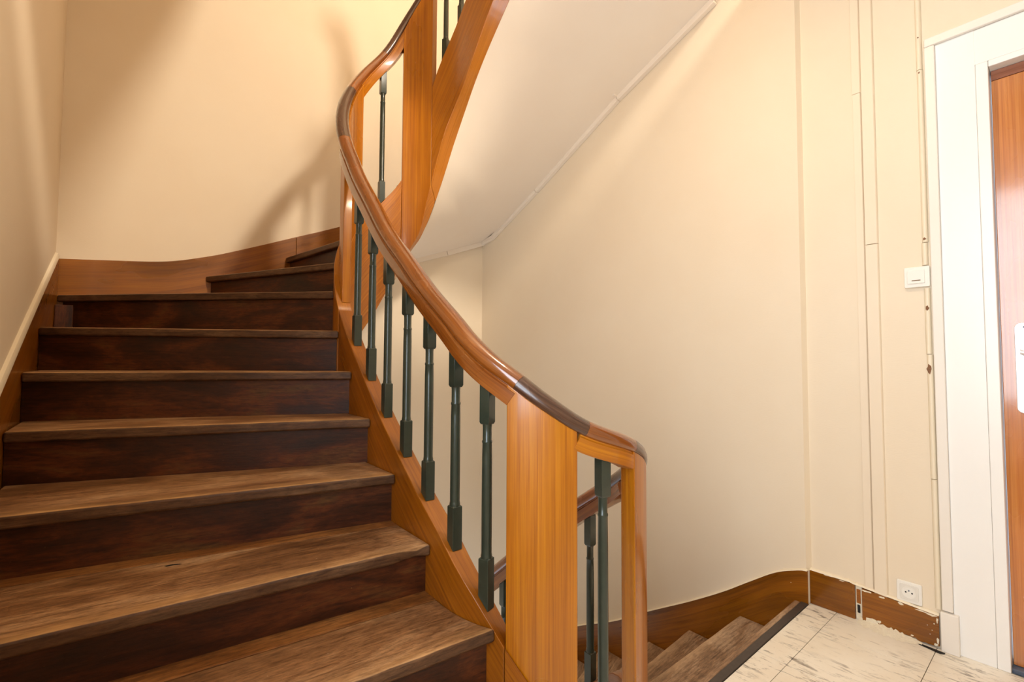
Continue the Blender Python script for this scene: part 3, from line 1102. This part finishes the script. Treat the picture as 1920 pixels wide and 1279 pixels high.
for z in (1.185, .90):
    rings = [[(x, .112 + r * math.cos(a), z + r * math.sin(a)) for a in [2 * math.pi * j / 10 for j in range(10)]] for x, r in ((LX - .004, .0032), (LX - .0052, .0022))]
    mesh('screw', *loft(rings), M['slate'], leaf, smooth=True)

# ------------------------------------------------------------------ light switch
sw = empty('light_switch', 'white square light switch with small amber slot on the right wall beside the door', 'switch')
v, f = rounded(.3465, .423, 1.351, 1.4305, .005, XR - .0005, XR - .012)
mesh('cover_plate', v, f, M['plastic'], sw, smooth=True, bevel=.002)
v, f = rounded(.361, .4135, 1.3655, 1.4175, .003, XR - .011, XR - .0165)
mesh('rocker', v, f, M['plastic'], sw, smooth=True, bevel=.0015)
v, f = rounded(.373, .3995, 1.3755, 1.3790, .0016, XR - .016, XR - .0171)
mesh('indicator', v, f, M['indicator'], sw)

# ------------------------------------------------------------------ wall socket
so = empty('wall_socket', 'white square wall socket just above the chipped skirting', 'socket')
v, f = rounded(.399, .475, .1335, .2115, .005, XR - .0005, XR - .009)
mesh('cover_plate', v, f, M['plastic'], so, smooth=True, bevel=.002)
v, f = rounded(.4085, .4655, .143, .202, .008, XR - .008, XR - .012)
mesh('insert', v, f, M['plastic_in'], so, smooth=True, bevel=.001)
cyy, czz = .437, .1725
rings = [[(x, cyy + r * math.cos(a), czz + r * math.sin(a)) for a in [2 * math.pi * j / 24 for j in range(24)]]
         for x, r in ((XR - .0118, .0215), (XR - .0135, .0215), (XR - .0135, .0195), (XR - .0125, .0185))]
mesh('socket_ring', *loft(rings), M['plastic'], so, smooth=True)
for y, z, r in ((cyy + .0095, czz, .0028), (cyy - .0095, czz, .0028)):
    rings = [[(x, y + r * math.cos(a), z + r * math.sin(a)) for a in [2 * math.pi * j / 10 for j in range(10)]] for x in (XR - .0120, XR - .0129)]
    mesh('pin_hole', *loft(rings), M['dark'], so)
rings = [[(x, cyy + .0024 * math.cos(a), czz + .0075 + .0024 * math.sin(a)) for a in [2 * math.pi * j / 10 for j in range(10)]] for x in (XR - .0120, XR - .0155)]
mesh('earth_pin', *loft(rings), M['slate'], so, smooth=True)

# ------------------------------------------------------------------ cable conduit
co = empty('cable_conduit', 'thin white painted cable conduit running up the wall beside the door frame', 'conduit')


def conduit(y, z0, z1, r=.0095, name='conduit_length', y1=None):
    y1 = y if y1 is None else y1
    ring = lambda yy, z: [(XR - .001 - (.014 if abs(a) < 1.3 else .006) * math.cos(a) * (1 if True else 0), yy + r * math.sin(a), z) for a in [math.radians(-90 + 180 * j / 8) for j in range(9)]]
    v, f = loft([ring(y, z0), ring(y1, z1)])
    return mesh(name, v, f, M['trim'], co, smooth=True)


PY = .3575
conduit(PY - .004, .145, .62)
conduit(PY - .003, .6225, 1.09)
conduit(PY - .001, 1.0925, 1.345)
conduit(PY + .002, 1.4345, 1.52)
conduit(PY, 1.5225, 2.20)
conduit(PY + .001, 2.2025, ZC)
for y, z, w, h, sd in ((PY - .001, 1.268, .006, .010, 1), (PY - .001, 1.036, .0075, .020, 2), (PY + .001, 1.535, .005, .006, 3), (PY + .001, 2.19, .003, .004, 4), (PY + .001, 2.33, .0025, .003, 5)):
    rr = random.Random(sd)
    n = 10
    pts = [(y + w * math.cos(2 * math.pi * j / n) * rr.uniform(.6, 1.1), z + h * math.sin(2 * math.pi * j / n) * rr.uniform(.6, 1.1)) for j in range(n)]
    v, f = loft([[(XR - .0152, p[0], p[1]) for p in pts], [(XR - .0125, p[0], p[1]) for p in pts]])
    mesh('flaked_spot', v, f, M['rust'], co, label='small flaked brown spot')
